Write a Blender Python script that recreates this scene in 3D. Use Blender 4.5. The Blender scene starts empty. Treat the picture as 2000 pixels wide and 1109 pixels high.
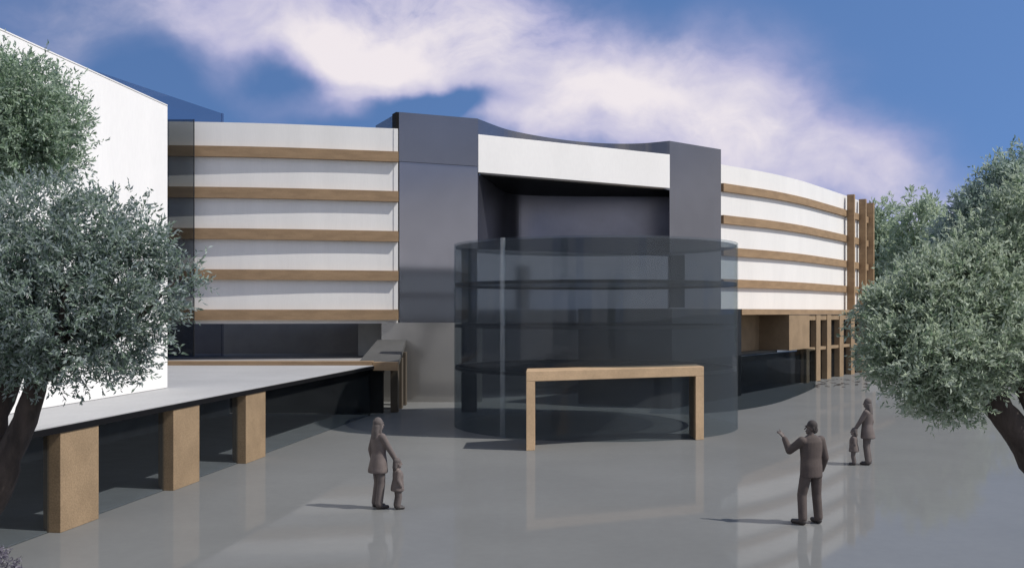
import bpy, bmesh, math, random
import numpy as np
from mathutils import Vector, Matrix, noise
R = math.radians
S = bpy.context.scene
C = S.collection

# ------------------------------------------------------------------ camera, sky, sun, exposure
F = 2000.0; CX = 1000.0; HZ = 610.0; CAMZ = 3.6
cd = bpy.data.cameras.new('camera'); cam = bpy.data.objects.new('camera', cd); C.objects.link(cam)
cam.location = (0, 0, CAMZ); cam.rotation_euler = (R(90), 0, 0)
cd.sensor_width = 36; cd.lens = 36; cd.shift_y = (HZ - 554.5) / 2000.0
cd.clip_start = 0.1; cd.clip_end = 5000
S.camera = cam
S.view_settings.view_transform = 'Standard'; S.view_settings.look = 'None'
S.view_settings.exposure = 0.0; S.view_settings.gamma = 1
S.cycles.transparent_max_bounces = 32
S.cycles.max_bounces = 10; S.cycles.glossy_bounces = 6

SUN_EL = R(50); SUN_D = Vector((0.97, -0.25, 0)).normalized()
to_sun = Vector((SUN_D.x * math.cos(SUN_EL), SUN_D.y * math.cos(SUN_EL), math.sin(SUN_EL)))
sl = bpy.data.lights.new('sun', 'SUN'); so = bpy.data.objects.new('sun', sl); C.objects.link(so)
sl.energy = 4.0; sl.angle = R(0.5); sl.color = (1.0, 0.955, 0.89)
so.rotation_euler = to_sun.to_track_quat('Z', 'Y').to_euler(); so.location = (40, -20, 60)

def pixdir(u, v):
    return Vector(((u - CX) / F, 1, (HZ - v) / F)).normalized()

W = bpy.data.worlds.new('World'); S.world = W; W.use_nodes = True
nt = W.node_tree; nt.nodes.clear()
def N(t, tree=None, **kw):
    n = (tree or nt).nodes.new(t)
    for k, v in kw.items(): setattr(n, k, v)
    return n
def L(a, b, tree=None): (tree or nt).links.new(a, b)
def M(op, a, b=None, tree=None, clamp=False):
    tr = tree or nt
    n = tr.nodes.new('ShaderNodeMath'); n.operation = op; n.use_clamp = clamp
    for i, x in enumerate((a, b)):
        if x is None: continue
        if isinstance(x, (int, float)): n.inputs[i].default_value = x
        else: tr.links.new(x, n.inputs[i])
    return n.outputs[0]
def VM(op, a, b=None, tree=None):
    tr = tree or nt
    n = tr.nodes.new('ShaderNodeVectorMath'); n.operation = op
    for i, x in enumerate((a, b)):
        if x is None: continue
        if isinstance(x, (tuple, list, Vector)): n.inputs[i].default_value = tuple(x)
        else: tr.links.new(x, n.inputs[i])
    return n.outputs['Value'] if op in ('LENGTH', 'DOT_PRODUCT') else n.outputs[0]
def MIX(fac, a, b, tree=None, blend='MIX'):
    tr = tree or nt
    n = tr.nodes.new('ShaderNodeMix'); n.data_type = 'RGBA'; n.blend_type = blend
    for sock, x in ((n.inputs[0], fac), (n.inputs[6], a), (n.inputs[7], b)):
        if isinstance(x, (int, float)): sock.default_value = x
        elif isinstance(x, (tuple, list)): sock.default_value = (*x[:3], 1)
        else: tr.links.new(x, sock)
    return n.outputs[2]
def SM(x, lo, hi, tree=None):
    tr = tree or nt
    n = tr.nodes.new('ShaderNodeMapRange'); n.interpolation_type = 'SMOOTHSTEP'
    tr.links.new(x, n.inputs[0]); n.inputs[1].default_value = lo; n.inputs[2].default_value = hi
    return n.outputs[0]

tc = N('ShaderNodeTexCoord'); DIR = tc.outputs['Generated']
lift = VM('NORMALIZE', VM('ADD', DIR, (0, 0, 0.42)))
sky = N('ShaderNodeTexSky', sky_type='NISHITA', sun_disc=False, sun_elevation=SUN_EL, sun_rotation=R(104.5),
        air_density=1.0, dust_density=0.2, ozone_density=3.0, altitude=0)
L(lift, sky.inputs[0])
skyc = MIX(1.0, sky.outputs[0], (1.05, 1.22, 1.42), blend='MULTIPLY')
warp = N('ShaderNodeTexNoise'); warp.inputs['Scale'].default_value = 7; warp.inputs['Detail'].default_value = 5
L(DIR, warp.inputs['Vector'])
wv = VM('MULTIPLY', VM('SUBTRACT', warp.outputs['Color'], (0.5, 0.5, 0.5)), (0.09, 0.07, 0.09))
PD = VM('ADD', DIR, wv)
def blob(u, v, ru, rv, amp):
    c = pixdir(u, v)
    d = VM('LENGTH', VM('MULTIPLY', VM('SUBTRACT', PD, c), (F / ru, 3.0, F / rv)))
    return M('MULTIPLY', SM(d, 1.25, 0.15), amp)
BL = [(820, 85, 300, 125, .95), (970, 40, 280, 110, .6), (360, 50, 420, 130, .46), (690, 130, 150, 80, .35), (640, 205, 170, 34, .40), (1130, 170, 260, 110, .50),
      (1110, 235, 240, 85, .55), (1330, 250, 320, 125, .58), (1560, 330, 300, 140, .62), (1680, 350, 160, 90, .3), (1400, 140, 320, 130, .35), (1890, 440, 150, 90, .6), (1430, 280, 100, 55, .35), (560, 80, 240, 140, .38),
      (850, 212, 140, 34, -.85), (300, 110, 130, 60, -.3), (570, 165, 130, 60, -.6), (330, 195, 200, 60, -.25), (1030, 205, 70, 30, -.25), (430, 200, 160, 60, .2)]
acc = None
for b in BL:
    x = blob(*b); acc = x if acc is None else M('ADD', acc, x)
# scattered cloud and a milky horizon for the rest of the dome
gen = N('ShaderNodeTexNoise'); gen.inputs['Scale'].default_value = 3.2; gen.inputs['Detail'].default_value = 6
L(VM('MULTIPLY', DIR, (1, 1, 2.2)), gen.inputs['Vector'])
back = SM(VM('DOT_PRODUCT', DIR, (0, 1, 0)), 0.75, 0.3)
hz = SM(VM('DOT_PRODUCT', DIR, (0, 0, 1)), 0.45, 0.0)
acc = M('ADD', acc, M('MULTIPLY', M('ADD', M('MULTIPLY', SM(gen.outputs[0], 0.42, 0.62), .9), M('MULTIPLY', hz, .45)), back))
fb = N('ShaderNodeTexNoise'); fb.inputs['Scale'].default_value = 8; fb.inputs['Detail'].default_value = 9; fb.inputs['Roughness'].default_value = 0.57
L(VM('MULTIPLY', PD, (1, 1, 1.7)), fb.inputs['Vector'])
nz = M('SUBTRACT', fb.outputs[0], 0.5)
dens = M('MULTIPLY', acc, M('ADD', 1.0, M('MULTIPLY', nz, 2.5)))
cov = SM(dens, 0.02, 0.82)
fb2 = N('ShaderNodeTexNoise'); fb2.inputs['Scale'].default_value = 5; fb2.inputs['Detail'].default_value = 6
L(VM('ADD', PD, (0.03, 0.2, -0.05)), fb2.inputs['Vector'])
bright = SM(M('ADD', dens, M('MULTIPLY', M('SUBTRACT', fb2.outputs[0], 0.5), 1.7)), 0.2, 1.55)
cloudc = MIX(bright, (0.44, 0.44, 0.68), (0.92, 0.85, 0.87))
cloudc = MIX(back, cloudc, MIX(bright, (0.66, 0.65, 0.66), (0.95, 0.91, 0.88)))
bg1 = N('ShaderNodeBackground'); bg1.inputs[1].default_value = 0.1; L(skyc, bg1.inputs[0])
bg2 = N('ShaderNodeBackground'); bg2.inputs[1].default_value = 1.0; L(cloudc, bg2.inputs[0])
mixs = N('ShaderNodeMixShader'); L(M('MULTIPLY', cov, 0.94), mixs.inputs[0]); L(bg1.outputs[0], mixs.inputs[1]); L(bg2.outputs[0], mixs.inputs[2])
wo = N('ShaderNodeOutputWorld'); L(mixs.outputs[0], wo.inputs[0])

# ------------------------------------------------------------------ materials
def mat(name, col, rough=0.6, metal=0.0, ior=1.45, var=0.08, vscale=1.5, bump=0.0, bscale=40, spec=None, stretch=(1, 1, 1), fine=0.0):
    m = bpy.data.materials.new(name); m.use_nodes = True; t = m.node_tree; p = t.nodes['Principled BSDF']
    p.inputs['Roughness'].default_value = rough; p.inputs['Metallic'].default_value = metal; p.inputs['IOR'].default_value = ior
    if spec is not None: p.inputs['Specular IOR Level'].default_value = spec
    tcn = N('ShaderNodeTexCoord', t)
    mv = VM('MULTIPLY', tcn.outputs['Object'], stretch, t)
    n = N('ShaderNodeTexNoise', t); n.inputs['Scale'].default_value = vscale; n.inputs['Detail'].default_value = 7; n.inputs['Roughness'].default_value = 0.6
    L(mv, n.inputs['Vector'], t)
    lo = tuple(c * (1 - var) for c in col); hi = tuple(min(1, c * (1 + var)) for c in col)
    c = MIX(SM(n.outputs[0], 0.3, 0.7, t), lo, hi, t)
    if fine:
        n3 = N('ShaderNodeTexNoise', t); n3.inputs['Scale'].default_value = vscale * 22; n3.inputs['Detail'].default_value = 4
        L(mv, n3.inputs['Vector'], t)
        c = MIX(SM(n3.outputs[0], 0.35, 0.65, t), tuple([1 - fine] * 3), tuple([1 + fine] * 3), t)
        c = MIX(1.0, MIX(SM(n.outputs[0], 0.3, 0.7, t), lo, hi, t), c, t, 'MULTIPLY')
    L(c, p.inputs['Base Color'], t)
    if bump:
        n2 = N('ShaderNodeTexNoise', t); n2.inputs['Scale'].default_value = bscale; n2.inputs['Detail'].default_value = 4
        L(mv, n2.inputs['Vector'], t)
        b = N('ShaderNodeBump', t); b.inputs['Strength'].default_value = bump; b.inputs['Distance'].default_value = 0.02
        L(n2.outputs[0], b.inputs['Height'], t); L(b.outputs[0], p.inputs['Normal'], t)
    return m
def glass(name, tint, gloss=0.10, rough=0.02, veil=0.0, vc=(.36, .40, .44)):
    m = bpy.data.materials.new(name); m.use_nodes = True; t = m.node_tree; t.nodes.clear()
    tr = N('ShaderNodeBsdfTransparent', t); tr.inputs[0].default_value = (*tint, 1)
    gl = N('ShaderNodeBsdfGlossy', t); gl.inputs['Roughness'].default_value = rough; gl.inputs[0].default_value = (.9, .93, 1, 1)
    fr = N('ShaderNodeLayerWeight', t); fr.inputs[0].default_value = .5
    mx = N('ShaderNodeMixShader', t); L(M('ADD', gloss * .5, M('MULTIPLY', M('POWER', fr.outputs['Facing'], 3.0, t), gloss * 2, t), t), mx.inputs[0], t); L(tr.outputs[0], mx.inputs[1], t); L(gl.outputs[0], mx.inputs[2], t)
    o = N('ShaderNodeOutputMaterial', t)
    if veil:
        df = N('ShaderNodeBsdfDiffuse', t); df.inputs[0].default_value = (*vc, 1)
        m2 = N('ShaderNodeMixShader', t); m2.inputs[0].default_value = veil
        L(mx.outputs[0], m2.inputs[1], t); L(df.outputs[0], m2.inputs[2], t); mx = m2
    L(mx.outputs[0], o.inputs[0], t)
    return m
MT = {}
MT['plaza'] = mat('polished_grey_paving', (0.174, 0.178, 0.176), rough=0.9, spec=0.0, var=0.05, vscale=0.25, fine=0.015)
t_ = MT['plaza'].node_tree; g_ = N('ShaderNodeBsdfGlossy', t_); g_.inputs['Roughness'].default_value = .045
lw_ = N('ShaderNodeLayerWeight', t_); lw_.inputs[0].default_value = .5
m_ = N('ShaderNodeMixShader', t_); L(M('ADD', .04, M('MULTIPLY', M('POWER', lw_.outputs['Facing'], 2.5, t_), .17, t_), t_), m_.inputs[0], t_)
L(t_.nodes['Principled BSDF'].outputs[0], m_.inputs[1], t_); L(g_.outputs[0], m_.inputs[2], t_); L(m_.outputs[0], t_.nodes['Material Output'].inputs[0], t_)
MT['white'] = mat('white_render', (0.83, 0.815, 0.79), rough=0.7, var=0.025, vscale=0.6, stretch=(1, 1, .3), bump=0.05, bscale=60, fine=.012)
MT['panel'] = mat('pale_panel', (0.77, 0.755, 0.725), rough=0.55, var=0.03, vscale=0.7, stretch=(1.6, 1, .15), bump=0.03, bscale=50, fine=.012)
MT['brown'] = mat('tan_timber', (0.30, 0.205, 0.122), rough=0.75, spec=.2, var=0.12, vscale=1.2, stretch=(1, 1, 4), bump=0.12, bscale=30, fine=.08)
MT['stone'] = mat('tan_stone', (0.275, 0.196, 0.12), rough=0.8, spec=.2, var=0.10, vscale=1.6, bump=0.2, bscale=35, fine=.10)
MT['deck'] = mat('grey_deck', (0.36, 0.36, 0.36), rough=0.7, var=0.05, vscale=0.5, fine=.03)
MT['dark'] = mat('dark_cladding', (0.016, 0.017, 0.018), rough=0.6, var=0.2, spec=.2)
MT['fascia'] = mat('dark_fascia', (0.008, 0.008, 0.009), rough=0.7, spec=.1)
MT['floor'] = mat('indoor_floor', (0.38, 0.39, 0.40), rough=0.4, var=0.08)
MT['inwall'] = mat('indoor_wall', (0.42, 0.43, 0.44), rough=0.7, var=0.08)
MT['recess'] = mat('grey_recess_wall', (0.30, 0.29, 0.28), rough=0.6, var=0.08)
MT['link'] = mat('dull_grey_roof', (0.085, 0.085, 0.083), rough=.8, spec=.2)  # grey chosen to look like a reflection in the tower glass
MT['pier'] = mat('grey_pier', (0.42, 0.43, 0.42), rough=0.6)
MT['mirror'] = mat('tinted_mirror_glass', (0.235, 0.238, 0.272), rough=0.11, metal=.85, var=0.06, vscale=0.4, bump=0.012, bscale=0.6)
MT['mirror_dark'] = mat('dark_mirror_glass', (0.18, 0.182, 0.205), rough=0.18, metal=.8, var=0.06, vscale=0.4, bump=0.012, bscale=0.6)
MT['mirror_soft'] = mat('soft_mirror_glass', (0.20, 0.205, 0.25), rough=.32, metal=.9, var=.12, vscale=.35)
MT['mirror_grey'] = mat('grey_mirror_glass', (0.36, 0.35, 0.335), rough=0.1, metal=.55, var=0.05, vscale=0.4)
MT['black_glass'] = mat('black_glazing', (0.008, 0.010, 0.012), rough=0.15, var=0.2, spec=.12)
MT['drum'] = glass('smoked_drum_glass', (0.77, 0.80, 0.815), 0.025, veil=.055)
MT['plate'] = glass('smoked_floor_plate', (0.52, 0.54, 0.55), 0.02)
MT['smoke'] = glass('smoked_wall_glass', (0.70, 0.72, 0.73), 0.008, veil=.02)
MT['pavilion_glass'] = glass('pavilion_glass', (0.66, 0.69, 0.71), 0.01)
MT['screen'] = glass('dark_screen_glass', (0.55, 0.57, 0.58), 0.02)  # shade on the wing put into a dark tint
MT['fin_glass'] = glass('pale_glass_fin', (.9, .92, .93), .04, veil=.13, vc=(.7, .74, .76))
MT['blue'] = glass('blue_tinted_glass', (0.76, 0.77, 0.81), 0.02)
MT['light_timber'] = mat('light_timber', (0.43, 0.305, 0.19), rough=.75, spec=.2, var=.10, vscale=1.4, bump=.12, bscale=30, fine=.08)
MT['dull_timber'] = mat('dull_timber', (0.09, 0.075, 0.058), rough=.8, spec=.2)  # muted to look like pillars reflected in the tower glass
MT['metal'] = mat('pale_metal', (0.5, 0.52, 0.54), rough=0.35, metal=0.6)
MT['bark'] = mat('bark', (0.05, 0.038, 0.032), rough=0.9, var=0.45, vscale=6, stretch=(1, 1, .35), bump=0.9, bscale=22)

def leafmat(name, a, b, under):
    m = bpy.data.materials.new(name); m.use_nodes = True; t = m.node_tree; p = t.nodes['Principled BSDF']
    at = N('ShaderNodeAttribute', t); at.attribute_name = 'tone'
    ge = N('ShaderNodeNewGeometry', t)
    c = MIX(at.outputs['Fac'], a, b, t)
    c = MIX(M('MULTIPLY', ge.outputs['Backfacing'], .55, t), c, under, t)
    L(c, p.inputs['Base Color'], t); p.inputs['Roughness'].default_value = .55; p.inputs['Specular IOR Level'].default_value = .35
    tl = N('ShaderNodeBsdfTranslucent', t); L(c, tl.inputs[0], t)
    mx = N('ShaderNodeMixShader', t); mx.inputs[0].default_value = .45
    L(p.outputs[0], mx.inputs[1], t); L(tl.outputs[0], mx.inputs[2], t)
    L(mx.outputs[0], t.nodes['Material Output'].inputs[0], t)
    return m
MT['olive'] = leafmat('olive_leaves', (0.11, 0.19, 0.10), (0.42, 0.54, 0.38), (0.55, 0.63, 0.56))
MT['olive_dark'] = leafmat('olive_leaves_dark', (0.035, 0.08, 0.045), (0.27, 0.35, 0.27), (0.52, 0.58, 0.60))
MT['olive_pale'] = leafmat('olive_leaves_pale', (0.13, 0.21, 0.115), (0.52, 0.60, 0.44), (0.63, 0.69, 0.60))
MT['olive_blue'] = leafmat('olive_leaves_bluish', (0.12, 0.20, 0.14), (0.44, 0.54, 0.46), (0.56, 0.64, 0.62))
MT['far_leaf'] = leafmat('far_leaves', (0.26, 0.36, 0.22), (0.52, 0.60, 0.44), (0.55, 0.64, 0.54))

# ------------------------------------------------------------------ mesh helpers
class MB:
    def __init__(s): s.v = []; s.f = []
    def add(s, vs, fs):
        o = len(s.v); s.v += [tuple(x) for x in vs]; s.f += [tuple(i + o for i in f) for f in fs]; return s
    def prism(s, poly, z0, z1):
        n = len(poly)
        return s.add([(x, y, z0) for x, y in poly] + [(x, y, z1) for x, y in poly],
              [tuple(range(n))[::-1], tuple(range(n, 2 * n))] + [(i, (i + 1) % n, n + (i + 1) % n, n + i) for i in range(n)])
    def box(s, x0, x1, y0, y1, z0, z1):
        return s.prism([(x0, y0), (x1, y0), (x1, y1), (x0, y1)], z0, z1)
    def ribbon(s, pts, out0, out1, z0, z1):     # closed wall along a plan polyline; out>0 towards the viewer's side
        a = offs(pts, out0); b = offs(pts, out1); n = len(pts)
        vs = [(*p, z0) for p in a] + [(*p, z1) for p in a] + [(*p, z0) for p in b] + [(*p, z1) for p in b]
        fs = []
        for i in range(n - 1):
            j = i + 1
            fs += [(i, j, n + j, n + i), (2*n + j, 2*n + i, 3*n + i, 3*n + j), (n + i, n + j, 3*n + j, 3*n + i), (j, i, 2*n + i, 2*n + j)]
        fs += [(0, n, 3*n, 2*n), (n - 1, 2*n + n - 1, 3*n + n - 1, n + n - 1)]
        return s.add(vs, fs)
    def tube(s, pts, rad, k=10):
        rings = []
        for i, p in enumerate(pts):
            p = Vector(p); q0 = Vector(pts[max(0, i - 1)]); q1 = Vector(pts[min(len(pts) - 1, i + 1)])
            d = (q1 - q0).normalized(); a = d.cross(Vector((.3, .9, .2))).normalized(); b = d.cross(a)
            rings.append([p + (a * math.cos(t) + b * math.sin(t)) * rad[i] * (1 + .1 * math.sin(3 * t + i)) for t in [2 * math.pi * j / k for j in range(k)]])
        vs = [v for r in rings for v in r]; fs = []
        for i in range(len(pts) - 1):
            for j in range(k): fs.append((i*k + j, i*k + (j+1) % k, (i+1)*k + (j+1) % k, (i+1)*k + j))
        fs.append(tuple(range(k))[::-1]); fs.append(tuple((len(pts)-1)*k + j for j in range(k)))
        return s.add(vs, fs)
    def build(s, name, m, parent=None, bevel=0.0, smooth=False):
        me = bpy.data.meshes.new(name); me.from_pydata(s.v, [], s.f); me.validate()
        bm = bmesh.new(); bm.from_mesh(me); bmesh.ops.recalc_face_normals(bm, faces=bm.faces)
        if bevel:
            bmesh.ops.remove_doubles(bm, verts=bm.verts, dist=1e-5)
            es = [e for e in bm.edges if len(e.link_faces) == 2 and e.calc_face_angle(0) > .6]
            bmesh.ops.bevel(bm, geom=es, offset=bevel, segments=2, affect='EDGES', profile=.5)
        bm.to_mesh(me); bm.free()
        if smooth:
            for p in me.polygons: p.use_smooth = True
        me.materials.append(m)
        o = bpy.data.objects.new(name, me); C.objects.link(o)
        if parent: o.parent = parent
        return o
def offs(pts, d):
    r = []
    for i, p in enumerate(pts):
        a = Vector(pts[max(0, i - 1)]); b = Vector(pts[min(len(pts) - 1, i + 1)])
        t = (b - a).normalized(); r.append((p[0] + t.y * d, p[1] - t.x * d))
    return r
def crom(pts, n=8):
    P = [Vector(p) for p in pts]; P = [2 * P[0] - P[1]] + P + [2 * P[-1] - P[-2]]; r = []
    for i in range(1, len(P) - 2):
        for k in range(n):
            t = k / n; a, b, c, d = P[i-1:i+3]
            r.append(tuple(.5 * (2*b + (c - a)*t + (2*a - 5*b + 4*c - d)*t*t + (3*b - a - 3*c + d)*t**3)))
    r.append(tuple(P[-2])); return r
def tag(o, label=None, cat=None, group=None, kind=None):
    if label: o['label'] = label
    if cat: o['category'] = cat
    if group: o['group'] = group
    if kind: o['kind'] = kind
    return o
def thing(name, label, cat, loc=(0, 0, 0), group=None):
    o = bpy.data.objects.new(name, None); C.objects.link(o); o.empty_display_size = .3
    return tag(o, label, cat, group)
def G(u, v, z=0.0):
    Y = F * (CAMZ - z) / (v - HZ); return ((u - CX) / F * Y, Y)

# ------------------------------------------------------------------ ground
g = MB().add([(-1500, -300, 0), (1500, -300, 0), (1500, 3000, 0), (-1500, 3000, 0)], [(0, 1, 2, 3)]).build('plaza', MT['plaza'])
tag(g, 'polished grey paving of the open forecourt', 'ground', kind='structure')

# ------------------------------------------------------------------ left banded wing
BANDS = [(9.64, 10.05), (8.04, 8.46), (6.44, 6.86), (4.87, 5.27), (3.30, 3.71)]
lw = thing('banded_wing', 'pale curved office wing with tan bands, left of the mirrored tower', 'building')
LP = crom([(-17, 39.55), (-12.4, 39.8), (-8.76, 40.3), (-4.60, 41.3)], 10)
MB().ribbon(LP, 0, -5, 3.16, 11.0).build('wall', MT['panel'], lw)
for z0, z1 in BANDS: MB().ribbon(LP, .20, -.05, z0, z1).build('band', MT['brown'], lw)
LE = [LP[-3], LP[-2], LP[-1]]
e0 = Vector(LP[-1]); e1 = Vector(LP[-2]); ed = (e1 - e0).normalized()
EP = [tuple(e0 + ed * .17), tuple(e0)]
for (a, b) in [(3.72, 4.86), (5.28, 6.43), (6.87, 8.03), (8.47, 9.63), (10.06, 10.99)]:
    MB().ribbon(EP, .025, -.05, a, b).build('end_trim', MT['panel'], lw)
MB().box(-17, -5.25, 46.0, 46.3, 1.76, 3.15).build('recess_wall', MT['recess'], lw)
MB().box(-6.55, -5.4, 43.6, 44.3, 1.76, 3.15).build('pier', MT['pier'], lw)
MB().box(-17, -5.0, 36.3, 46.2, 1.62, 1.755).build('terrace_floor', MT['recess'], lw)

# dark sheet standing in for the shaded strip of the wing beside the white block
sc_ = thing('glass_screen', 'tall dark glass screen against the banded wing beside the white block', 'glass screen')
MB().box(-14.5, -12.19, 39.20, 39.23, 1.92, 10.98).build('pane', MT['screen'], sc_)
MB().box(-12.19, -12.165, 39.19, 39.24, 1.92, 10.98).build('edge_rail', MT['dark'], sc_)  # edge of the added shade sheet

# ------------------------------------------------------------------ blue glass block behind
bb = thing('glass_block', 'translucent blue glass block rising behind the white block', 'building')
MB().prism([(-16.6, 28.6), (-12.25, 43.3), (-13.4, 43.6), (-17.75, 28.9)], 0, 12.0).build('wall', MT['blue'], bb)
MB().prism([(-12.27, 43.2), (-12.2, 43.2), (-12.2, 43.35), (-12.27, 43.35)], 0, 12.0).build('edge_rail', MT['blue'], bb)

# ------------------------------------------------------------------ white block
wb = thing('white_block', 'plain white windowless block standing on the left terrace', 'building')
def lineW(Y): return -8.9 + .105 * (Y - 20.3)
MB().prism([(lineW(13), 13), (lineW(25), 25), (-17, 25.6), (-17, 13)], 1.765, 8.63).build('wall', MT['white'], wb, bevel=.015)
MB().prism([(lineW(13) + .012, 13.05), (lineW(24.97) + .012, 24.97), (lineW(24.97) - .22, 25.0), (lineW(13) - .22, 13)], 8.63, 8.655).build('coping', MT['white'], wb)

# ------------------------------------------------------------------ terrace with pillars
te = thing('terrace', 'grey roof terrace on broad tan pillars over a dark glazed ground floor', 'terrace')
def lineT(Y): return -7.38 + .136 * (Y - 16.74)
MB().prism([(lineT(5), 5), (lineT(36.0), 36.0), (-20, 36.0), (-20, 5)], 1.66, 1.76).build('deck', MT['deck'], te)
MB().prism([(lineT(5) + .02, 5), (lineT(35.95) + .02, 35.95), (lineT(35.95) - .12, 35.95), (lineT(5) - .12, 5)], 1.635, 1.742).build('fascia', MT['fascia'], te)
dT = Vector((.136, 1)).normalized(); nT = Vector((dT.y, -dT.x))
def TP(Y, back=0): return tuple(Vector((lineT(Y), Y)) - nT * back)
for Y0, ln in [(16.74, 1.17), (20.7, 1.2), (24.4, 1.25)]:
    a = Vector((lineT(Y0), Y0)) + nT * .0; b = a + dT * ln
    poly = [a, b, b - nT * .42, a - nT * .42 + dT * .18, a - nT * .24]
    MB().prism([tuple(p) for p in poly], 0, 1.655).build('pillar', MT['stone'], te, bevel=.008)
MB().ribbon([TP(5, .2), TP(35.9, .2)], .0, -.03, 0.0, 1.655).build('glass_wall', MT['smoke'], te)
MB().ribbon([TP(35.93, 9), TP(35.9, .2)], .0, -.03, 0.0, 1.655).build('glass_end', MT['smoke'], te)
MB().prism([TP(5, .24), TP(35.8, .24), TP(35.8, 7), TP(5, 7)], 0.0, 0.02).build('floor', MT['floor'], te)
MB().ribbon([TP(5, 5.2), TP(35.5, 5.2)], 0, -.2, 0.02, 1.655).build('back_wall', MT['inwall'], te)
MB().box(-20, -4.62, 36.6, 36.9, 0, 1.6).build('rear_wall', MT['dark'], te)
MB().box(-20, lineT(36) - .1, 35.6, 36.02, 1.762, 1.90).build('kerb', MT['brown'], te)
MB().box(lineT(36) - .08, -3.98, 35.62, 36.0, 1.58, 1.872).build('beam_end', MT['brown'], te)
for y in (36.9, 38.3, 39.7):
    MB().box(-4.38, -4.12, y, y + .5, 0, 1.60 + .125 * (y - 36)).build('back_post', MT['dull_timber'], te, bevel=.006)  # solid posts standing in for the reflected pillars
MB().add([(-5.4, 36.04, 1.66), (-4.0, 36.04, 1.66), (-4.26, 41.1, 2.30), (-5.4, 41.1, 2.30), (-5.4, 36.04, 1.86), (-4.0, 36.04, 1.86), (-4.26, 41.1, 2.50), (-5.4, 41.1, 2.50)],
         [(3, 2, 1, 0), (4, 5, 6, 7), (0, 1, 5, 4), (1, 2, 6, 5), (2, 3, 7, 6), (3, 0, 4, 7)]).build('link_roof', MT['link'], te)  # solid slab standing in for the terrace's reflection in the tower glass

# ------------------------------------------------------------------ entrance tower
tw = thing('entrance_tower', 'dark mirrored twin tower joined by a white beam behind the glass drum', 'building')
A = Vector((-4.565, 41.5)); B = Vector((-1.437, 42.9)); Cc = Vector((7.45, 48.4)); D = Vector((10.4, 50.95))
def block(a, b, depth, z0, z1, name, m, bev=0):
    t = (b - a).normalized(); n = Vector((-t.y, t.x))
    return MB().prism([tuple(a), tuple(b), tuple(b + n * depth), tuple(a + n * depth)], z0, z1).build(name, m, tw, bevel=bev)
block(A, B, 3.2, 0.0, 9.70, 'left_pier', MT['mirror'])
tA = (B - A).normalized(); nA = Vector((tA.y, -tA.x))
block(A + tA * -.03 + nA * .05, B + nA * .05, 3.3, 9.71, 11.70, 'left_crown', MT['mirror_dark'])
MB().ribbon([tuple(A + tA * -.16 + nA * .05), tuple(A + tA * -.035 + nA * .05)], .01, -.5, 9.71, 11.69).build('crown_fin', MT['fascia'], tw)
MB().prism([tuple(Cc), tuple(D), (D.x - .6, D.y + 2.4), (Cc.x + .65, Cc.y + 3.4)], 0.0, 11.70).build('right_pier', MT['mirror_dark'], tw)
MB().ribbon([tuple(B + (Cc - B).normalized() * .012), tuple(Cc - (Cc - B).normalized() * .012)], .03, -.5, 9.46, 11.05).build('white_beam', MT['white'], tw, bevel=.01)
MB().ribbon([tuple(B), tuple(Cc)], -.06, -.5, 0, 6.25).build('spandrel', MT['mirror'], tw)
roofarc = crom([tuple(B), (0, 45.7), (2.4, 48.1), (4.4, 49.1), (6.1, 49.15), tuple(Cc)], 10)
MB().ribbon(roofarc, 0, -.25, 9.52, 11.70).build('curved_parapet', MT['mirror_dark'], tw)
deep = crom([(-1.41, 42.98), (-1.2, 44.0), (-.9, 46.0), (-.6, 48.2), (-.15, 49.9), (.8, 50.8), (3.0, 51.25), (6.0, 51.4), (8.9, 51.45)], 8)
MB().ribbon(deep, 0, -.25, 5.9, 9.40).build('curved_back_wall', MT['mirror_soft'], tw)
sw = [(-1.36, 43.4), (-.86, 46.5), (-.36, 49.0)]
MB().prism([tuple(B - (B - Cc).normalized() * .1 + Vector((0, .6)))] + deep[5:] + [tuple(Cc + Vector((-.1, .5)))], 9.40, 9.47).build('soffit', MT['dark'], tw)
MB().prism([tuple(B + Vector((.05, .6)))] + deep[5:] + [tuple(Cc + Vector((-.1, .5)))], 6.1, 6.2).build('ledge', MT['dark'], tw)
MB().box(-5.25, -1.2, 41.2, 41.45, 0, 3.19).build('mirror_base', MT['mirror_grey'], tw)
MB().prism([(-1.83, 37.0), (-1.28, 37.0), (-1.28, 37.5), (-1.83, 37.5)], 0, 5.9).build('dark_post', MT['dark'], tw)
MB().prism([(6.35, 40.9), (6.9, 40.9), (6.9, 41.4), (6.35, 41.4)], 3.8, 5.9).build('dark_post', MT['dark'], tw)

# ------------------------------------------------------------------ right banded wing
rw = thing('banded_wing', 'bright curved office wing with tan bands and fins, right of the mirrored tower', 'building')
RP = crom([(10.46, 51.25), (13.6, 54.35), (16.1, 57.4), (18.3, 60.6), (21.2, 65.0), (23.05, 67.9), (24.6, 70.4)], 6)
MB().ribbon(RP, 0, -5, 3.6, 11.0).build('wall', MT['panel'], rw)
for z0, z1 in BANDS[:4]: MB().ribbon(RP, .16, -.05, z0, z1).build('band', MT['brown'], rw)
for (x, y) in [(21.3, 64.7), (22.93, 67.3), (24.25, 69.6)]:
    t = Vector((.52, .854)); n = Vector((.854, -.52)); a = Vector((x, y))
    MB().prism([tuple(a - t * .15 + n * .34), tuple(a + t * .15 + n * .34), tuple(a + t * .15 - n * .10), tuple(a - t * .15 - n * .10)], 3.76, 11.02).build('fin', MT['brown'], rw, bevel=.01)
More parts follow.
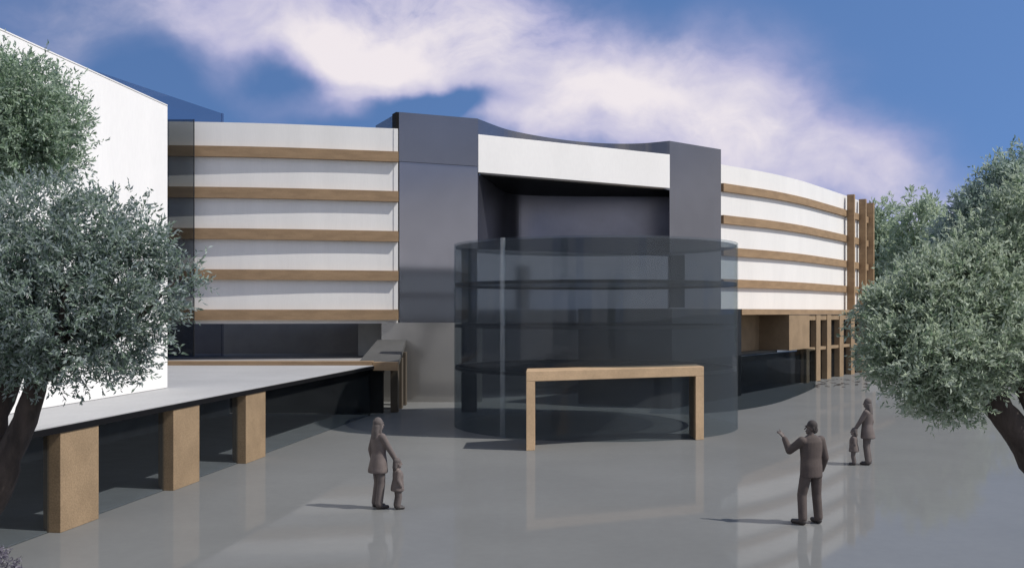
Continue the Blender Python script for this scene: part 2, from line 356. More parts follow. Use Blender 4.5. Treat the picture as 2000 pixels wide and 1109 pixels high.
# podium: tan ground floor standing forward of the wing
p0 = Vector((5.93, 38.2)); p1 = Vector((15.0, 52.2)); dP = (p1 - p0).normalized(); nP = Vector((dP.y, -dP.x))
def PP(s, o=0): return tuple(p1 + dP * s + nP * o)
s1540 = -2.75      # right jamb of the recess, added to shade the tan wall
MB().ribbon([PP(-9.3), PP(22)], .03, -5, 3.50, 3.75).build('podium_frieze', MT['brown'], rw)
MB().ribbon([PP(-16.6), PP(-9.305)], .0, -4, 0, 3.74).build('dark_bay', MT['dark'], rw)
MB().ribbon([PP(-9.3), PP(s1540)], -1.5, -1.9, 1.75, 3.49).build('recess_wall', MT['stone'], rw)  # tan wall set back only so that it falls into shade
MB().ribbon([PP(-9.3), PP(s1540)], -.6, -1.5, 1.65, 1.75).build('recess_ledge', MT['dark'], rw)
MB().ribbon([PP(s1540), PP(.55)], 0, -3.0, 1.75, 3.49).build('solid_bay', MT['stone'], rw)
MB().ribbon([PP(-9.3), PP(.05)], -.3, -.5, 0, 1.64).build('dark_glazing', MT['black_glass'], rw)
MB().ribbon([PP(.05), PP(.55)], 0, -.5, 0, 1.74).build('pillar', MT['stone'], rw)
sp = [(1.75, .75), (3.75, .75), (6.2, .8), (8.6, .8), (11.0, .8), (13.6, .8)]
prev = .55
for s, w in sp:
    MB().ribbon([PP(s), PP(s + w)], 0, -.5, 0, 3.49).build('pillar', MT['stone'], rw)
    MB().ribbon([PP(prev + .001), PP(s - .001)], -.06, -.44, 1.62, 1.78).build('transom', MT['stone'], rw)
    for za, zb in ((0.0, 1.615), (1.785, 3.2)):
        wn = MB().ribbon([PP(prev + .002), PP(s - .002)], -.30, -.34, za, zb).build('window', MT['black_glass'], rw)
        MB().ribbon([PP(prev + .002), PP(prev + .07)], -.24, -.295, za, zb).build('frame', MT['dark'], wn)
    MB().ribbon([PP(prev + .001), PP(s - .001)], -.04, -.46, 3.2, 3.49).build('lintel', MT['stone'], rw)
    prev = s + w

# low smoked glass pavilion with rounded end
pv = thing('glass_pavilion', 'low dark glass pavilion with rounded end, right of the glass drum', 'pavilion')
front = crom([(6.3, 36.2), (8.2, 37.6), (10.2, 40.2), (11.95, 43.5), (13.6, 47.0), (14.7, 49.6), (15.05, 51.2), (14.75, 51.75)], 6)
MB().ribbon(front, 0, -.03, 0, 1.75).build('glass_wall', MT['pavilion_glass'], pv)
MB().prism(front + [PP(-2, .2), PP(-15, .2)], 1.752, 1.78).build('glass_roof', MT['pavilion_glass'], pv)

# ------------------------------------------------------------------ glass drum
dc = Vector((2.66, 33.0)); DR = 4.52; DH = 5.75
dr = thing('glass_drum', 'round smoked glass entrance hall with dark floor plates in front of the tower', 'entrance hall')
def circ(r, n=128): return [(dc.x + r * math.cos(2 * math.pi * i / n), dc.y + r * math.sin(2 * math.pi * i / n)) for i in range(n)]
def ring(r0, r1, z0, z1, n=128):
    a = circ(r0, n); b = circ(r1, n); m = MB()
    vs = [(*p, z0) for p in a] + [(*p, z1) for p in a] + [(*p, z0) for p in b] + [(*p, z1) for p in b]; fs = []
    for i in range(n):
        j = (i + 1) % n
        fs += [(i, j, n + j, n + i), (2*n + j, 2*n + i, 3*n + i, 3*n + j), (n + i, n + j, 3*n + j, 3*n + i), (j, i, 2*n + i, 2*n + j)]
    return m.add(vs, fs)
ring(DR, DR - .03, 0, DH).build('glass_wall', MT['drum'], dr)
MB().prism(circ(DR - .05), DH - .1, DH - .06).build('glass_roof', MT['plate'], dr)
for z in (1.87, 3.2, 4.5):
    MB().prism(circ(DR - .05), z - .05, z).build('floor_plate', MT['plate'], dr)
    ring(DR - .035, DR - .12, z - .075, z + .02).build('plate_edge', MT['dark'], dr)
for u, r in ((982, .035),):
    th = None
    for i in range(3600):
        t = math.pi + math.pi * i / 3600
        x, y = dc.x + (DR + .01) * math.cos(t), dc.y + (DR + .01) * math.sin(t)
        if CX + F * x / y >= u: th = t; break
    MB().tube([(x, y, 0), (x, y, DH)], [.075, .075], 10).build('glass_fin', MT['fin_glass'], dr, smooth=True)

# ------------------------------------------------------------------ portal
po = thing('entrance_portal', 'free-standing tan rectangular portal frame before the glass drum', 'portal')
q0 = Vector((.373, 26.67)); q1 = Vector((5.44, 29.03)); dq = (q1 - q0).normalized(); PL = (q1 - q0).length
def para(a, b, dep): return [tuple(a), tuple(b), (b.x + dep * .03, b.y + dep), (a.x + dep * .03, a.y + dep)]
MB().prism(para(q0, q1, 1.3), 1.80, 2.07).build('beam', MT['light_timber'], po, bevel=.012)
MB().prism(para(q0, q0 + dq * .25, 1.3), 0, 1.798).build('leg', MT['light_timber'], po, bevel=.01)
MB().prism(para(q1 - dq * .28, q1, 1.3), 0, 1.798).build('leg', MT['light_timber'], po, bevel=.01)

# ------------------------------------------------------------------ low white wall behind the right tree
gw = MB().prism([(19.9, 57.3), (34, 57.0), (34, 57.5), (19.9, 57.8)], 0, .85).build('garden_wall', MT['white'], None, bevel=.02)
tag(gw, 'low white garden wall under the olive tree beyond the tan pillars', 'wall')

# ------------------------------------------------------------------ trees
def crown_mesh(name, lobes, ntw, leaf, lpt, m, parent, seed, gap=.38, gs=1.0, tonebias=0., twig=.22):
    rng = np.random.default_rng(seed); random.seed(seed)
    vol = np.array([l[3] * l[4] + l[4] * l[5] + l[3] * l[5] for l in lobes]); pr = vol / vol.sum()
    P = []; Dr = []; T = []
    off = Vector((seed * 3.7, seed * 1.3, 0))
    while len(P) < ntw:
        l = lobes[rng.choice(len(lobes), p=pr)]
        d = rng.normal(size=3); d /= np.linalg.norm(d)
        r = (.25 + .78 * rng.random() ** .45)
        if rng.random() < .10: r = .95 + .3 * rng.random() ** 2
        bumpy = 1 + .46 * noise.noise(Vector(d * 2.2) + off) + .28 * noise.noise(Vector(d * 5.5) + off)
        p = np.array(l[:3]) + d * np.array(l[3:6]) * r * bumpy
        nv = noise.noise(Vector(p) * 2.1 / gs + off) * .5 + noise.noise(Vector(p) * 4.7 / gs + off) * .35
        if nv < gap - .5 + .0: continue
        P.append(p); Dr.append(d); T.append(nv)
    P = np.array(P); Dr = np.array(Dr); T = np.array(T)
    n = len(P)
    td = Dr * .7 + rng.normal(size=(n, 3)) * .55 + np.array([0, 0, .25]); td /= np.linalg.norm(td, axis=1)[:, None]
    tl = twig * (.6 + .8 * rng.random(n))
    V = []; tone = []
    for k in range(lpt):
        base = P + td * (tl * (k / lpt))[:, None]
        ax = td * .8 + rng.normal(size=(n, 3)) * .6; ax /= np.linalg.norm(ax, axis=1)[:, None]
        sd = np.cross(ax, rng.normal(size=(n, 3))); sd /= np.linalg.norm(sd, axis=1)[:, None]
        ln = leaf * (.65 + .7 * rng.random(n))[:, None]; wd = ln * .17
        bend = np.cross(ax, sd) * ln * .12
        V.append(np.stack([base, base + ax * ln * .5 + sd * wd + bend, base + ax * ln, base + ax * ln * .5 - sd * wd + bend], 1))
        tone.append(np.clip(.45 + T * 1.5 + rng.normal(size=n) * .25 + tonebias, 0, 1))
    V = np.concatenate(V).reshape(-1, 3); tone = np.concatenate(tone)
    nf = len(tone); me = bpy.data.meshes.new(name)
    me.vertices.add(nf * 4); me.vertices.foreach_set('co', V.ravel().astype(np.float32))
    me.loops.add(nf * 4); me.loops.foreach_set('vertex_index', np.arange(nf * 4, dtype=np.int32))
    me.polygons.add(nf); me.polygons.foreach_set('loop_start', np.arange(0, nf * 4, 4, dtype=np.int32))
    me.update(calc_edges=True); me.validate()
    a = me.attributes.new('tone', 'FLOAT', 'FACE'); a.data.foreach_set('value', tone.astype(np.float32))
    me.materials.append(m)
    o = bpy.data.objects.new(name, me); C.objects.link(o); o.parent = parent
    return o
def pxlobe(u, v, Y, ru, rv, dep=None):
    k = Y / F
    return ((u - CX) * k, Y, CAMZ + (HZ - v) * k, ru * k, (dep if dep else .5 * (ru + rv) * k), rv * k)
def tree(label, base, trunks, lobes, m, ntw, leaf, lpt, seed, group=None, name='olive_tree', fork=None, **kw):
    t = thing(name, label, 'tree', group=group)
    mb = MB()
    for pts, rad in trunks:
        q = crom(pts, 5); rr = [rad[0] + (rad[1] - rad[0]) * i / (len(q) - 1) for i in range(len(q))]
        rr[0] *= 1.35
        random.seed(seed)
        q = [(x + random.uniform(-1, 1) * rr[i] * .15, y + random.uniform(-1, 1) * rr[i] * .15, z) for i, (x, y, z) in enumerate(q)]
        mb.tube(q, rr, 12)
    top = Vector(trunks[0][0][-1]); r0 = trunks[0][1][1]
    for i, l in enumerate(lobes):
        src = Vector(trunks[i % len(trunks)][0][-1]); e = Vector(l[:3]) + Vector((0, 0, l[5] * .3)); mid = (src + e) / 2 + Vector((random.uniform(-.1, .1), random.uniform(-.1, .1), -.1))
        q = crom([tuple(src), tuple(mid), tuple(e)], 4)
        mb.tube(q, [r0 * .7 * (1 - .8 * k / (len(q) - 1)) for k in range(len(q))], 7)
    mb.build('trunk', MT['bark'], t, smooth=True)
    crown_mesh('crown', lobes, ntw, leaf, lpt, m, t, seed, **kw)
    return t
LY = 11.5
def px(u, v, Y): return ((u - CX) / F * Y, Y, CAMZ + (HZ - v) / F * Y)
tree('dark gnarled olive tree with forked trunk in front of the white block', None,
     [([(-6.25, LY, 0), px(-60, 1060, LY), px(0, 940, LY), px(45, 820, LY), px(85, 720, LY)], (.2, .11)),
      ([(-6.35, LY + .2, 0), px(-70, 1000, LY + .2), px(-20, 860, LY + .2), px(20, 730, LY + .2)], (.2, .12))],
     [pxlobe(60, 470, LY, 130, 110), pxlobe(190, 470, LY - .2, 105, 90), pxlobe(130, 590, LY - .4, 170, 120), pxlobe(255, 590, LY, 85, 85), pxlobe(340, 565, LY + .1, 48, 45),
      pxlobe(20, 640, LY, 130, 100), pxlobe(120, 690, LY, 130, 70), pxlobe(215, 680, LY, 75, 45), pxlobe(-60, 560, LY, 120, 200), pxlobe(260, 480, LY, 60, 45)],
     MT['olive_dark'], 6200, .062, 11, 3, gap=.53, gs=.55)
LY2 = 13.2
tree('tall grey-green olive tree at the left edge, its crown high on the white block', None,
     [([(-7.2, LY2, 0), (-7.3, LY2, 1.6), (-7.15, LY2, 3.4), (-7.0, LY2, 5.0)], (.2, .09))],
     [pxlobe(40, 190, LY2, 85, 80), pxlobe(95, 240, LY2, 62, 62), pxlobe(30, 280, LY2, 100, 70), pxlobe(85, 320, LY2, 65, 38), pxlobe(-70, 230, LY2, 120, 130)],
     MT['olive'], 3900, .066, 11, 8, gap=.36, gs=.6)
RY = 10.6
tree('broad silvery olive tree with leaning dark trunk at the right edge', None,
     [([(6.15, RY, 0), px(2080, 1000, RY), px(1990, 850, RY), px(1935, 770, RY), px(1890, 690, RY)], (.19, .11)),
      ([(6.2, RY + .1, 0), px(2080, 900, RY), px(2020, 790, RY), px(1985, 700, RY)], (.16, .10))],
     [pxlobe(1790, 640, RY, 88, 75), pxlobe(1760, 690, RY - .3, 65, 55), pxlobe(1850, 580, RY, 100, 75), pxlobe(1840, 700, RY - .5, 110, 70), pxlobe(1840, 765, RY - .3, 62, 48),
      pxlobe(1920, 640, RY - .3, 110, 80), pxlobe(1960, 560, RY, 100, 80), pxlobe(2010, 660, RY, 100, 90), pxlobe(1735, 620, RY, 48, 42), pxlobe(1890, 520, RY + .2, 70, 55), pxlobe(1810, 560, RY + .2, 55, 45), pxlobe(1735, 665, RY, 40, 40), pxlobe(1955, 480, RY + .3, 70, 60), pxlobe(2010, 420, RY + .3, 60, 70), pxlobe(1800, 755, RY - .2, 42, 34), pxlobe(1858, 795, RY - .3, 40, 26), pxlobe(1700, 600, RY + .1, 26, 22), pxlobe(1925, 725, RY - .2, 60, 40)],
     MT['olive_pale'], 9200, .056, 11, 14, gap=.45, gs=.55, twig=.17)
RY2 = 12.4
tree('tall blue-green olive tree rising behind the silvery one', None,
     [([(6.7, RY2, 0), (6.65, RY2, 1.6), (6.5, RY2, 3.2), (6.3, RY2, 4.4)], (.17, .08))],
     [pxlobe(1960, 440, RY2, 75, 85), pxlobe(2000, 375, RY2, 55, 75), pxlobe(1925, 500, RY2, 75, 75), pxlobe(1985, 540, RY2, 90, 90), pxlobe(2050, 470, RY2, 90, 130), pxlobe(1870, 540, RY2, 55, 55), pxlobe(1935, 425, RY2, 48, 50), pxlobe(1900, 480, RY2 + .2, 60, 65), pxlobe(1965, 380, RY2, 48, 60), pxlobe(1990, 345, RY2, 32, 48), pxlobe(1915, 405, RY2, 30, 36)],
     MT['olive_blue'], 6600, .062, 11, 21, gap=.42, gs=.65, twig=.2)
far = [('pointed pale tree beyond the tan fins', 1795, 465, 78, 50, 78, 31),
       ('rounded pale tree touching the end of the banded wing', 1725, 465, 84, 46, 64, 32),
       ('loose low tree between the pointed tree and the silvery olive', 1855, 500, 70, 58, 74, 33),
       ('far green tree behind the silvery olive crown', 1935, 560, 86, 75, 75, 34),
       ('far green tree at the right edge behind the olives', 2030, 545, 90, 80, 90, 35)]
for lab, u, v, Y, ru, rv, sd in far:
    x = (u - CX) / F * Y; k = Y / F; zb = CAMZ + (HZ - v) * k
    tree(lab, None, [([(x, Y, 0), (x + .2, Y, 2.0), (x, Y, zb - rv * k * .3)], (.35, .15))],
         [pxlobe(u, v, Y, ru * .7, rv), pxlobe(u - ru * .3, v + rv * .7, Y, ru, rv * .8), pxlobe(u + ru * .4, v + rv * .6, Y - 1, ru * .8, rv * .7), pxlobe(u, v + rv * 1.5, Y, ru * 1.1, rv * .9)],
         MT['far_leaf'], 2000, .40, 7, sd, gap=.36, gs=3.5, name='broadleaf_tree', twig=.6, group='trees far beyond the right wing')

# low mauve shrub at the near left corner, fallen leaves by the tan pillars
MT['mauve'] = leafmat('mauve_leaves', (0.10, 0.09, 0.12), (0.30, 0.27, 0.34), (0.36, 0.34, 0.40))
shb = thing('shrub', 'low mauve shrub at the foot of the near tan pillar by the gnarled olive', 'shrub')
sx_, sy_, sz_ = px(0, 1108, 13.0)
MB().tube([(sx_, sy_, 0), (sx_ + .02, sy_, .2), (sx_, sy_, sz_)], [.02, .015, .008], 7).build('stem', MT['bark'], shb)
crown_mesh('foliage', [(sx_, sy_, sz_, .17, .17, .17), (sx_ - .12, sy_, sz_ - .12, .2, .2, .2)], 260, .045, 8, MT['mauve'], shb, 77, gap=.2, gs=.4, twig=.1)
lf = MB(); random.seed(9)
for i in range(70):
    v_ = random.uniform(736, 753); u_ = 1588 + random.random() * 110
    x_, y_ = G(u_, v_ + 4, .012); a_ = random.uniform(0, 6.28); r_ = random.uniform(.06, .16)
    if (Vector((x_, y_)) - p1).dot(nP) < .15: continue
    lf.add([(x_ + r_ * math.cos(a_ + k), y_ + r_ * math.sin(a_ + k) * (1 if j % 2 else .45), .010 + .02 * (j % 2)) for j, k in enumerate((0, 1.57, 3.14, 4.71))], [(0, 1, 2, 3)])
fl = lf.build('fallen_leaves', MT['bark']); tag(fl, 'dark fallen leaves scattered on the paving below the tan pillars', 'leaves', kind='stuff')

# ------------------------------------------------------------------ people
def pmat(name, c, rough=.8): return mat(name, c, rough=rough, var=.12, vscale=7, bump=.15, bscale=60, fine=.05)
PM = {'man_skin': pmat('man_skin', (.105, .082, .074), .6), 'man_coat': pmat('man_coat', (.082, .064, .058)), 'man_leg': pmat('man_trousers', (.088, .069, .063)),
      'man_hair': pmat('man_hair', (.05, .042, .04)), 'shoe': pmat('shoe', (.045, .038, .036), .5),
      'w_skin': pmat('woman_skin', (.16, .13, .12), .6), 'w_coat': pmat('woman_coat', (.132, .108, .100)), 'w_leg': pmat('woman_trousers', (.122, .102, .096)), 'w_hair': pmat('woman_hair', (.10, .085, .08)),
      'eye': pmat('eye', (.03, .028, .028), .3)}
class Vol:
    def __init__(s, fr): s.mb = MB(); s.fr = fr
    def sph(s, c, rx, ry=None, rz=None, n=14):
        ry = ry or rx; rz = rz or rx; o, r, f, sc = s.fr
        vs = []; fs = []
        for i in range(n + 1):
            th = math.pi * i / n
            for j in range(n * 2):
                ph = math.pi * j / n
                p = (c[0] + rx * math.sin(th) * math.cos(ph), c[1] + ry * math.sin(th) * math.sin(ph), c[2] + rz * math.cos(th))
                vs.append(s.w(p))
        m = n * 2
        for i in range(n):
            for j in range(m): fs.append((i*m + j, i*m + (j+1) % m, (i+1)*m + (j+1) % m, (i+1)*m + j))
        s.mb.add(vs, fs); return s
    def w(s, p):
        o, r, f, sc = s.fr
        return Vector(o) + (r * p[0] + f * p[1] + Vector((0, 0, 1)) * p[2]) * sc
    def cone(s, a, ra, b, rb, flat=1.0, n=14):
        a = Vector(a); b = Vector(b); d = (b - a); l = d.length; d = d / l
        x = d.cross(Vector((0, 1, 0)) if abs(d.y) < .9 else Vector((1, 0, 0))).normalized(); y = d.cross(x)
        rings = []
        for i in range(5): th = math.pi / 2 * i / 5; rings.append((a - d * ra * math.cos(th), max(ra * math.sin(th), 1e-4)))
        for i in range(7): t = i / 6; rings.append((a + d * l * t, ra + (rb - ra) * t))
        for i in range(1, 6): th = math.pi / 2 * i / 5; rings.append((b + d * rb * math.sin(th), max(rb * math.cos(th), 1e-4)))
        vs = []; fs = []
        for c, r in rings:
            for j in range(n):
                q = 2 * math.pi * j / n; vs.append(s.w(c + x * r * math.cos(q) + y * r * flat * math.sin(q)))
        for i in range(len(rings) - 1):
            for j in range(n): fs.append((i*n + j, i*n + (j+1) % n, (i+1)*n + (j+1) % n, (i+1)*n + j))
        fs.append(tuple(range(n))[::-1]); fs.append(tuple((len(rings)-1)*n + j for j in range(n)))
        s.mb.add(vs, fs); return s
    def loft(s, secs, n=22):            # (cx, cy, z, rx, ry)
        vs = []; fs = []
        for cx, cy, z, rx, ry in secs:
            for j in range(n):
                q = 2 * math.pi * j / n
                k = 1.0
                vs.append(s.w((cx + rx * math.cos(q), cy + ry * math.sin(q), z)))
        for i in range(len(secs) - 1):
            for j in range(n): fs.append((i*n + j, i*n + (j+1) % n, (i+1)*n + (j+1) % n, (i+1)*n + j))
        fs.append(tuple(range(n))[::-1]); fs.append(tuple((len(secs)-1)*n + j for j in range(n)))
        s.mb.add(vs, fs); return s
    def done(s, name, m, parent, vox=.009, smooth=4):
        smooth += 5
        o = s.mb.build(name, m)
        md = o.modifiers.new('r', 'REMESH'); md.mode = 'VOXEL'; md.voxel_size = vox; md.use_smooth_shade = True
        ms = o.modifiers.new('s', 'SMOOTH'); ms.factor = .5; ms.iterations = smooth
        dg = bpy.context.evaluated_depsgraph_get()
        me = bpy.data.meshes.new_from_object(o.evaluated_get(dg)); old = o.data
        o.modifiers.clear(); o.data = me; bpy.data.meshes.remove(old); me.name = name
        for p in me.polygons: p.use_smooth = True
        o.parent = parent; return o

def hand(v, wrist, dirv, palmn, side, curl=.35, s=1.0, point=False):
    """palm plus five fingers; dirv along the hand, palmn palm normal, side towards the thumb"""
    d = Vector(dirv).normalized(); pn = Vector(palmn); pn = (pn - d * pn.dot(d)).normalized(); sd = d.cross(pn).normalized()
    if sd.dot(Vector(side)) < 0: sd = -sd
    w = Vector(wrist)
    for k in (-.028, -.009, .010, .028):
        v.cone(w + d * .01 * s + sd * k * .7 * s, .015 * s, w + d * .085 * s + sd * k * s, .0125 * s)
    lens = {.030: .072, .011: .080, -.009: .074, -.028: .058}
    for k, ln in lens.items():
        c = curl * (.15 if (point and k > .02) else (2.2 if point else 1))
        a = w + d * .088 * s + sd * k * s
        d1 = (d + pn * c * .6).normalized(); b = a + d1 * ln * .5 * s
        d2 = (d + pn * c * 1.9).normalized(); e = b + d2 * ln * .5 * s
        v.cone(a, .0105 * s, b, .0098 * s, n=10); v.cone(b, .0098 * s, e, .0085 * s, n=10)
    a = w + d * .025 * s + sd * .026 * s; b = a + (d * .6 + sd * .7 + pn * .3).normalized() * .04 * s; e = b + (d * .9 + sd * .25 + pn * .35).normalized() * .032 * s
    v.cone(a, .014 * s, b, .012 * s, n=10); v.cone(b, .012 * s, e, .0095 * s, n=10)

def head(v, c, yaw, s=1.0):
    """face looks along +f rotated by yaw (towards -r for positive yaw)"""
    ca, sa = math.cos(yaw), math.sin(yaw)
    def q(x, y, z): return (c[0] + (x * ca - y * sa) * s, c[1] + (x * sa + y * ca) * s, c[2] + z * s)
    v.sph(q(0, -.012, .02), .076 * s, .090 * s, .098 * s)
    v.sph(q(0, .022, -.055), .056 * s, .062 * s, .062 * s)
    v.sph(q(0, .058, -.092), .026 * s, .022 * s, .02 * s)              # chin
    v.cone(q(0, .078, .012), .009 * s, q(0, .102, -.026), .0135 * s)   # nose
    v.sph(q(0, .079, -.058), .026 * s, .012 * s, .010 * s)             # mouth
    v.sph(q(0, .072, .035), .048 * s, .016 * s, .012 * s)              # brow
    for sx in (-1, 1): v.sph(q(sx * .080, -.01, -.012), .011 * s, .024 * s, .034 * s)
    return q

def person_man(label, loc, face):
    t = thing('person', label, 'person')
    f = Vector((math.cos(face), math.sin(face), 0)); r = Vector((f.y, -f.x, 0))
    fr = (Vector((*loc, 0)), r, f, 1.0)
    b = Vol(fr)
    hipL, hipR = (-.10, 0, .92), (.10, 0, .92)
    knL, knR = (-.155, .05, .50), (.125, .02, .50)
    anL, anR = (-.185, -.01, .085), (.14, -.01, .085)
    b.loft([(0, 0, .86, .155, .105), (0, 0, .95, .165, .11), (0, .01, 1.08, .15, .105), (0, .01, 1.25, .175, .12), (0, 0, 1.38, .18, .115), (0, -.01, 1.45, .13, .085), (0, -.01, 1.49, .06, .06)])
    for h, k, a in ((hipL, knL, anL), (hipR, knR, anR)):
        b.cone(h, .092, k, .060); b.cone(k, .060, a, .042)
    for a, sx in ((anL, -.35), (anR, .10)): b.cone((a[0], a[1] - .01, .05), .036, (a[0] + sx * .17, a[1] + .17, .035), .030)
    b.cone((0, -.005, 1.44), .060, (0, .012, 1.56), .054)
    shL, shR = (-.195, 0, 1.42), (.195, 0, 1.42)
    elL, wrL = (-.33, .16, 1.245), (-.365, .26, 1.46)
    elR, wrR = (.262, -.03, 1.12), (.262, .07, .88)
    b.cone(shL, .056, elL, .044); b.cone(elL, .044, wrL, .029); b.cone(shR, .056, elR, .044); b.cone(elR, .044, wrR, .029)
    hd = Vector(wrL) - Vector(elL)
    hand(b, wrL, (-.42, .35, .72), (-.1, .9, -.4), (.8, 0, .3), point=True)
    hand(b, wrR, (0, .12, -1), (-1, 0, 0), (0, 1, 0), curl=.5)
    q = head(b, (0, .012, 1.635), R(58))
    body = b.done('body', PM['man_skin'], t, .0075, 3)
    h = Vol(fr); h.sph(q(0, -.024, .040), .086, .094, .096); h.sph(q(0, -.06, -.035), .070, .045, .065)
    h.sph(q(.055, -.02, .0), .035, .05, .05); h.sph(q(-.055, -.02, .0), .035, .05, .05)
    h.done('hair', PM['man_hair'], t, .009, 3)
    j = Vol(fr)
    j.loft([(0, -.005, .80, .205, .140), (0, 0, .84, .210, .145), (0, 0, .98, .205, .142), (0, .01, 1.12, .195, .135), (0, .01, 1.28, .208, .140), (0, 0, 1.40, .205, .13), (0, -.01, 1.47, .150, .10), (0, -.01, 1.515, .082, .078)])
    j.cone(shL, .080, elL, .066); j.cone(elL, .066, Vector(elL) + (Vector(wrL) - Vector(elL)) * .88, .050)
    j.cone(shR, .080, elR, .068); j.cone(elR, .068, Vector(elR) + (Vector(wrR) - Vector(elR)) * .90, .052)
    j.done('jacket', PM['man_coat'], t, .010, 4)
    tr = Vol(fr)
    tr.loft([(0, 0, .80, .165, .115), (0, 0, .90, .172, .12), (0, 0, 1.0, .165, .118)])
    for hh, k, a in ((hipL, knL, anL), (hipR, knR, anR)):
        tr.cone((hh[0], hh[1], hh[2] - .04), .105, k, .082); tr.cone(k, .082, (a[0], a[1], .11), .076)
    tr.done('trousers', PM['man_leg'], t, .010, 4)
    for a, sx in ((anL, -.35), (anR, .10)):
        sh = Vol(fr); sh.cone((a[0], a[1] - .02, .052), .050, (a[0] + sx * .18, a[1] + .18, .042), .042); sh.cone((a[0], a[1], .09), .05, (a[0], a[1], .06), .05)
        sh.done('shoe', PM['shoe'], t, .009, 2)
    return t

def person_woman(label, loc, face, scale, mirror):
    """stands in a hip-length coat, long hair, one arm down to a child in front of her; mirror swaps her sides"""
    t = thing('person', label, 'person')
    f = Vector((math.cos(face), math.sin(face), 0)); r = Vector((f.y, -f.x, 0)) * (-1 if mirror else 1)
    fr = (Vector((*loc, 0)), r, f, scale)
    b = Vol(fr)
    hipL, hipR = (-.085, 0, .87), (.085, 0, .87); knL, knR = (-.09, .03, .47), (.09, .02, .47); anL, anR = (-.095, -.02, .08), (.10, -.03, .08)
    b.loft([(0, 0, .80, .15, .10), (0, 0, .90, .160, .105), (0, .01, 1.03, .125, .09), (0, .015, 1.18, .150, .115), (0, 0, 1.30, .155, .10), (0, -.01, 1.365, .11, .075), (0, -.01, 1.40, .05, .05)])
    for h, k, a in ((hipL, knL, anL), (hipR, knR, anR)):
        b.cone(h, .088, k, .056); b.cone(k, .056, a, .038)
    for a in (anL, anR): b.cone((a[0], a[1] - .01, .045), .032, (a[0], a[1] + .16, .03), .026)
    b.cone((0, -.005, 1.36), .05, (0, .015, 1.47), .046)
    shR, elR, wrR = (.165, .01, 1.33), (.20, .14, 1.09), (.19, .27, .885)
    shL, elL, wrL = (-.165, 0, 1.33), (-.215, -.06, 1.07), (-.20, -.02, .84)
    for a, e, w in ((shR, elR, wrR), (shL, elL, wrL)): b.cone(a, .048, e, .038); b.cone(e, .038, w, .025)
    hand(b, wrR, (.0, .45, -.9), (-1, 0, 0), (0, 1, .3), curl=.9, s=.92); hand(b, wrL, (0, .1, -1), (1, 0, 0), (0, 1, 0), curl=.5, s=.92)
    q = head(b, (0, .015, 1.54), 0, .95)
    b.done('body', PM['w_skin'], t, .0078, 3)
    h = Vol(fr); h.sph(q(0, -.026, .036), .090, .094, .102); h.loft([(0, -.075, 1.25, .10, .045), (0, -.075, 1.30, .115, .055), (0, -.06, 1.42, .11, .062), (0, -.03, 1.53, .098, .075)])
    for sx in (-1, 1): h.cone(q(sx * .07, 0, .02), .034, q(sx * .085, -.01, -.19), .030)
    h.done('hair', PM['w_hair'], t, .009, 3)
    j = Vol(fr)
    j.loft([(0, -.01, .66, .225, .175), (0, -.01, .70, .230, .178), (0, 0, .85, .205, .155), (0, .01, 1.02, .165, .125), (0, .012, 1.18, .175, .14), (0, 0, 1.30, .178, .125), (0, -.01, 1.37, .125, .09), (0, -.01, 1.41, .066, .064)])
    for a, e, w in ((shR, elR, wrR), (shL, elL, wrL)):
        j.cone(a, .068, e, .056); j.cone(e, .056, Vector(e) + (Vector(w) - Vector(e)) * .88, .046)
    j.done('coat', PM['w_coat'], t, .010, 4)
    tr = Vol(fr)
    tr.loft([(0, 0, .76, .155, .11), (0, 0, .85, .165, .115), (0, 0, .94, .155, .11)])
    for hh, k, a in ((hipL, knL, anL), (hipR, knR, anR)):
        tr.cone((hh[0], hh[1], hh[2] - .03), .098, k, .075); tr.cone(k, .075, (a[0], a[1], .10), .072)
    tr.done('trousers', PM['w_leg'], t, .010, 4)
    for a in (anL, anR):
        sh = Vol(fr); sh.cone((a[0], a[1] - .02, .044), .042, (a[0], a[1] + .17, .034), .034); sh.cone((a[0], a[1], .08), .042, (a[0], a[1], .05), .042)
        sh.done('shoe', PM['shoe'], t, .009, 2)
    hp = b.w(Vector(wrR) + Vector((0, .45, -.9)).normalized() * .07)
    return t, hp

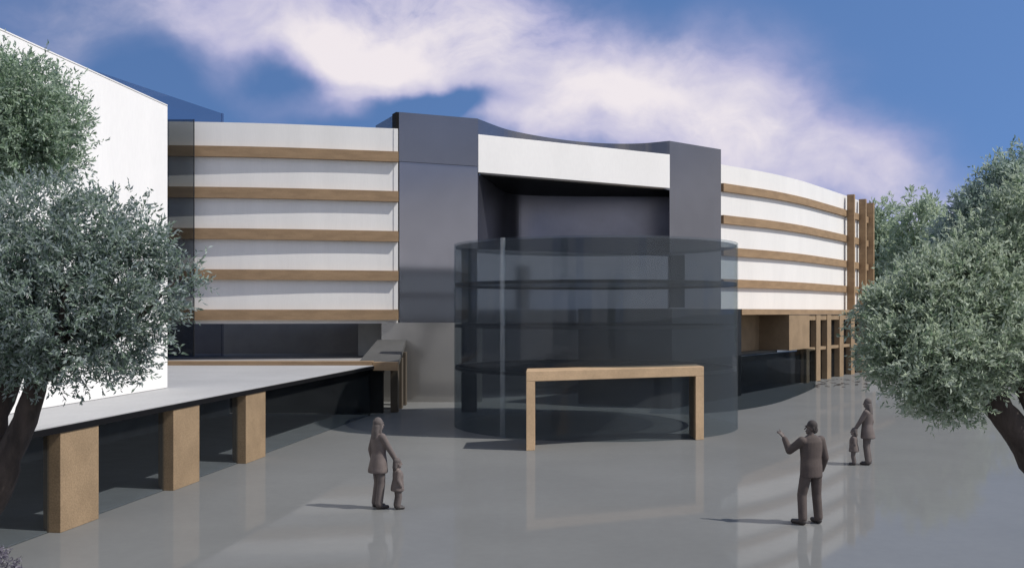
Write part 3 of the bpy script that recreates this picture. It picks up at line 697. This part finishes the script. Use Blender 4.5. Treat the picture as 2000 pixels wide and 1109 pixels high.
def person_child(label, loc, face, scale, handp, mirror):
    """about .95 m at scale 1; raises the arm to handp (world point of the woman's hand)"""
    t = thing('person', label, 'person')
    f = Vector((math.cos(face), math.sin(face), 0)); r = Vector((f.y, -f.x, 0)) * (-1 if mirror else 1)
    fr = (Vector((*loc, 0)), r, f, scale)
    dlt = (Vector(handp) - Vector((*loc, 0))) / scale
    hp = Vector((dlt.dot(r), dlt.dot(f), dlt.z))
    b = Vol(fr)
    b.loft([(0, 0, .38, .095, .075), (0, 0, .45, .10, .08), (0, .01, .53, .095, .078), (0, .01, .62, .105, .082), (0, 0, .69, .10, .072), (0, 0, .735, .06, .05), (0, 0, .755, .035, .035)])
    leg = []
    for sx in (-1, 1):
        h, k, a = (sx * .052, 0, .42), (sx * .06, .02, .235), (sx * .062, -.01, .05)
        b.cone(h, .058, k, .042); b.cone(k, .042, a, .03); b.cone((a[0], a[1], .032), .025, (a[0], a[1] + .10, .024), .022); leg.append((h, k, a))
    b.cone((0, 0, .72), .034, (0, .008, .79), .034)
    q = head(b, (0, .01, .855), 0, .80)
    sx = 1 if hp.x > 0 else -1
    s1 = Vector((sx * .105, 0, .69)); w1 = hp + (s1 - hp).normalized() * .05; e1 = (s1 + w1) / 2 + Vector((sx * .02, -.03, -.03))
    s2 = Vector((-sx * .105, 0, .69)); e2 = Vector((-sx * .145, -.02, .55)); w2 = Vector((-sx * .14, .04, .43))
    for s_, e, w in ((s1, e1, w1), (s2, e2, w2)): b.cone(s_, .035, e, .028); b.cone(e, .028, w, .02)
    hand(b, w1, hp - w1, (0, 1, 0), (0, 0, 1), curl=.9, s=.62); hand(b, w2, (0, .1, -1), (sx, 0, 0), (0, 1, 0), curl=.5, s=.62)
    b.done('body', PM['w_skin'], t, .0068, 3)
    h = Vol(fr); h.sph(q(0, -.026, .036), .090 * .8, .096 * .8, .102 * .8); h.loft([(0, -.05, .73, .07, .035), (0, -.05, .78, .082, .045), (0, -.03, .86, .075, .055)])
    h.done('hair', PM['w_hair'], t, .008, 3)
    j = Vol(fr)
    j.loft([(0, 0, .34, .150, .125), (0, 0, .37, .155, .13), (0, 0, .46, .14, .115), (0, .01, .56, .122, .10), (0, .01, .64, .125, .102), (0, 0, .70, .115, .085), (0, 0, .745, .06, .055)])
    for s_, e, w in ((s1, e1, w1), (s2, e2, w2)): j.cone(s_, .05, e, .042); j.cone(e, .042, e + (w - e) * .85, .034)
    j.done('coat', PM['w_coat'], t, .009, 3)
    tr = Vol(fr)
    for hh, k, a in leg: tr.cone(hh, .066, k, .056); tr.cone(k, .056, (a[0], a[1], .075), .052)
    tr.done('trousers', PM['w_leg'], t, .009, 3)
    for hh, k, a in leg:
        sh = Vol(fr); sh.cone((a[0], a[1] - .01, .034), .034, (a[0], a[1] + .11, .028), .028); sh.cone((a[0], a[1], .06), .034, (a[0], a[1], .04), .034)
        sh.done('shoe', PM['shoe'], t, .008, 2)
    return t

person_man('person in dark jacket, left arm raised to point, standing with back turned', (5.10, 17.45), R(112))
tW, hp = person_woman('person with long hair and hip-length coat left of the portal, leading a child', (-2.46, 18.85), R(30), 1.0, False)
person_child('small child in a coat holding the hand of the person left of the portal', (-2.10, 18.78), R(20), .98, hp, True)
tW2, hp2 = person_woman('person with long hair near the olive tree, holding a child by the hand', (8.42, 24.25), R(150), .94, True)
person_child('small child in a coat beside the person near the olive tree', (8.08, 24.2), R(160), .92, hp2, False)
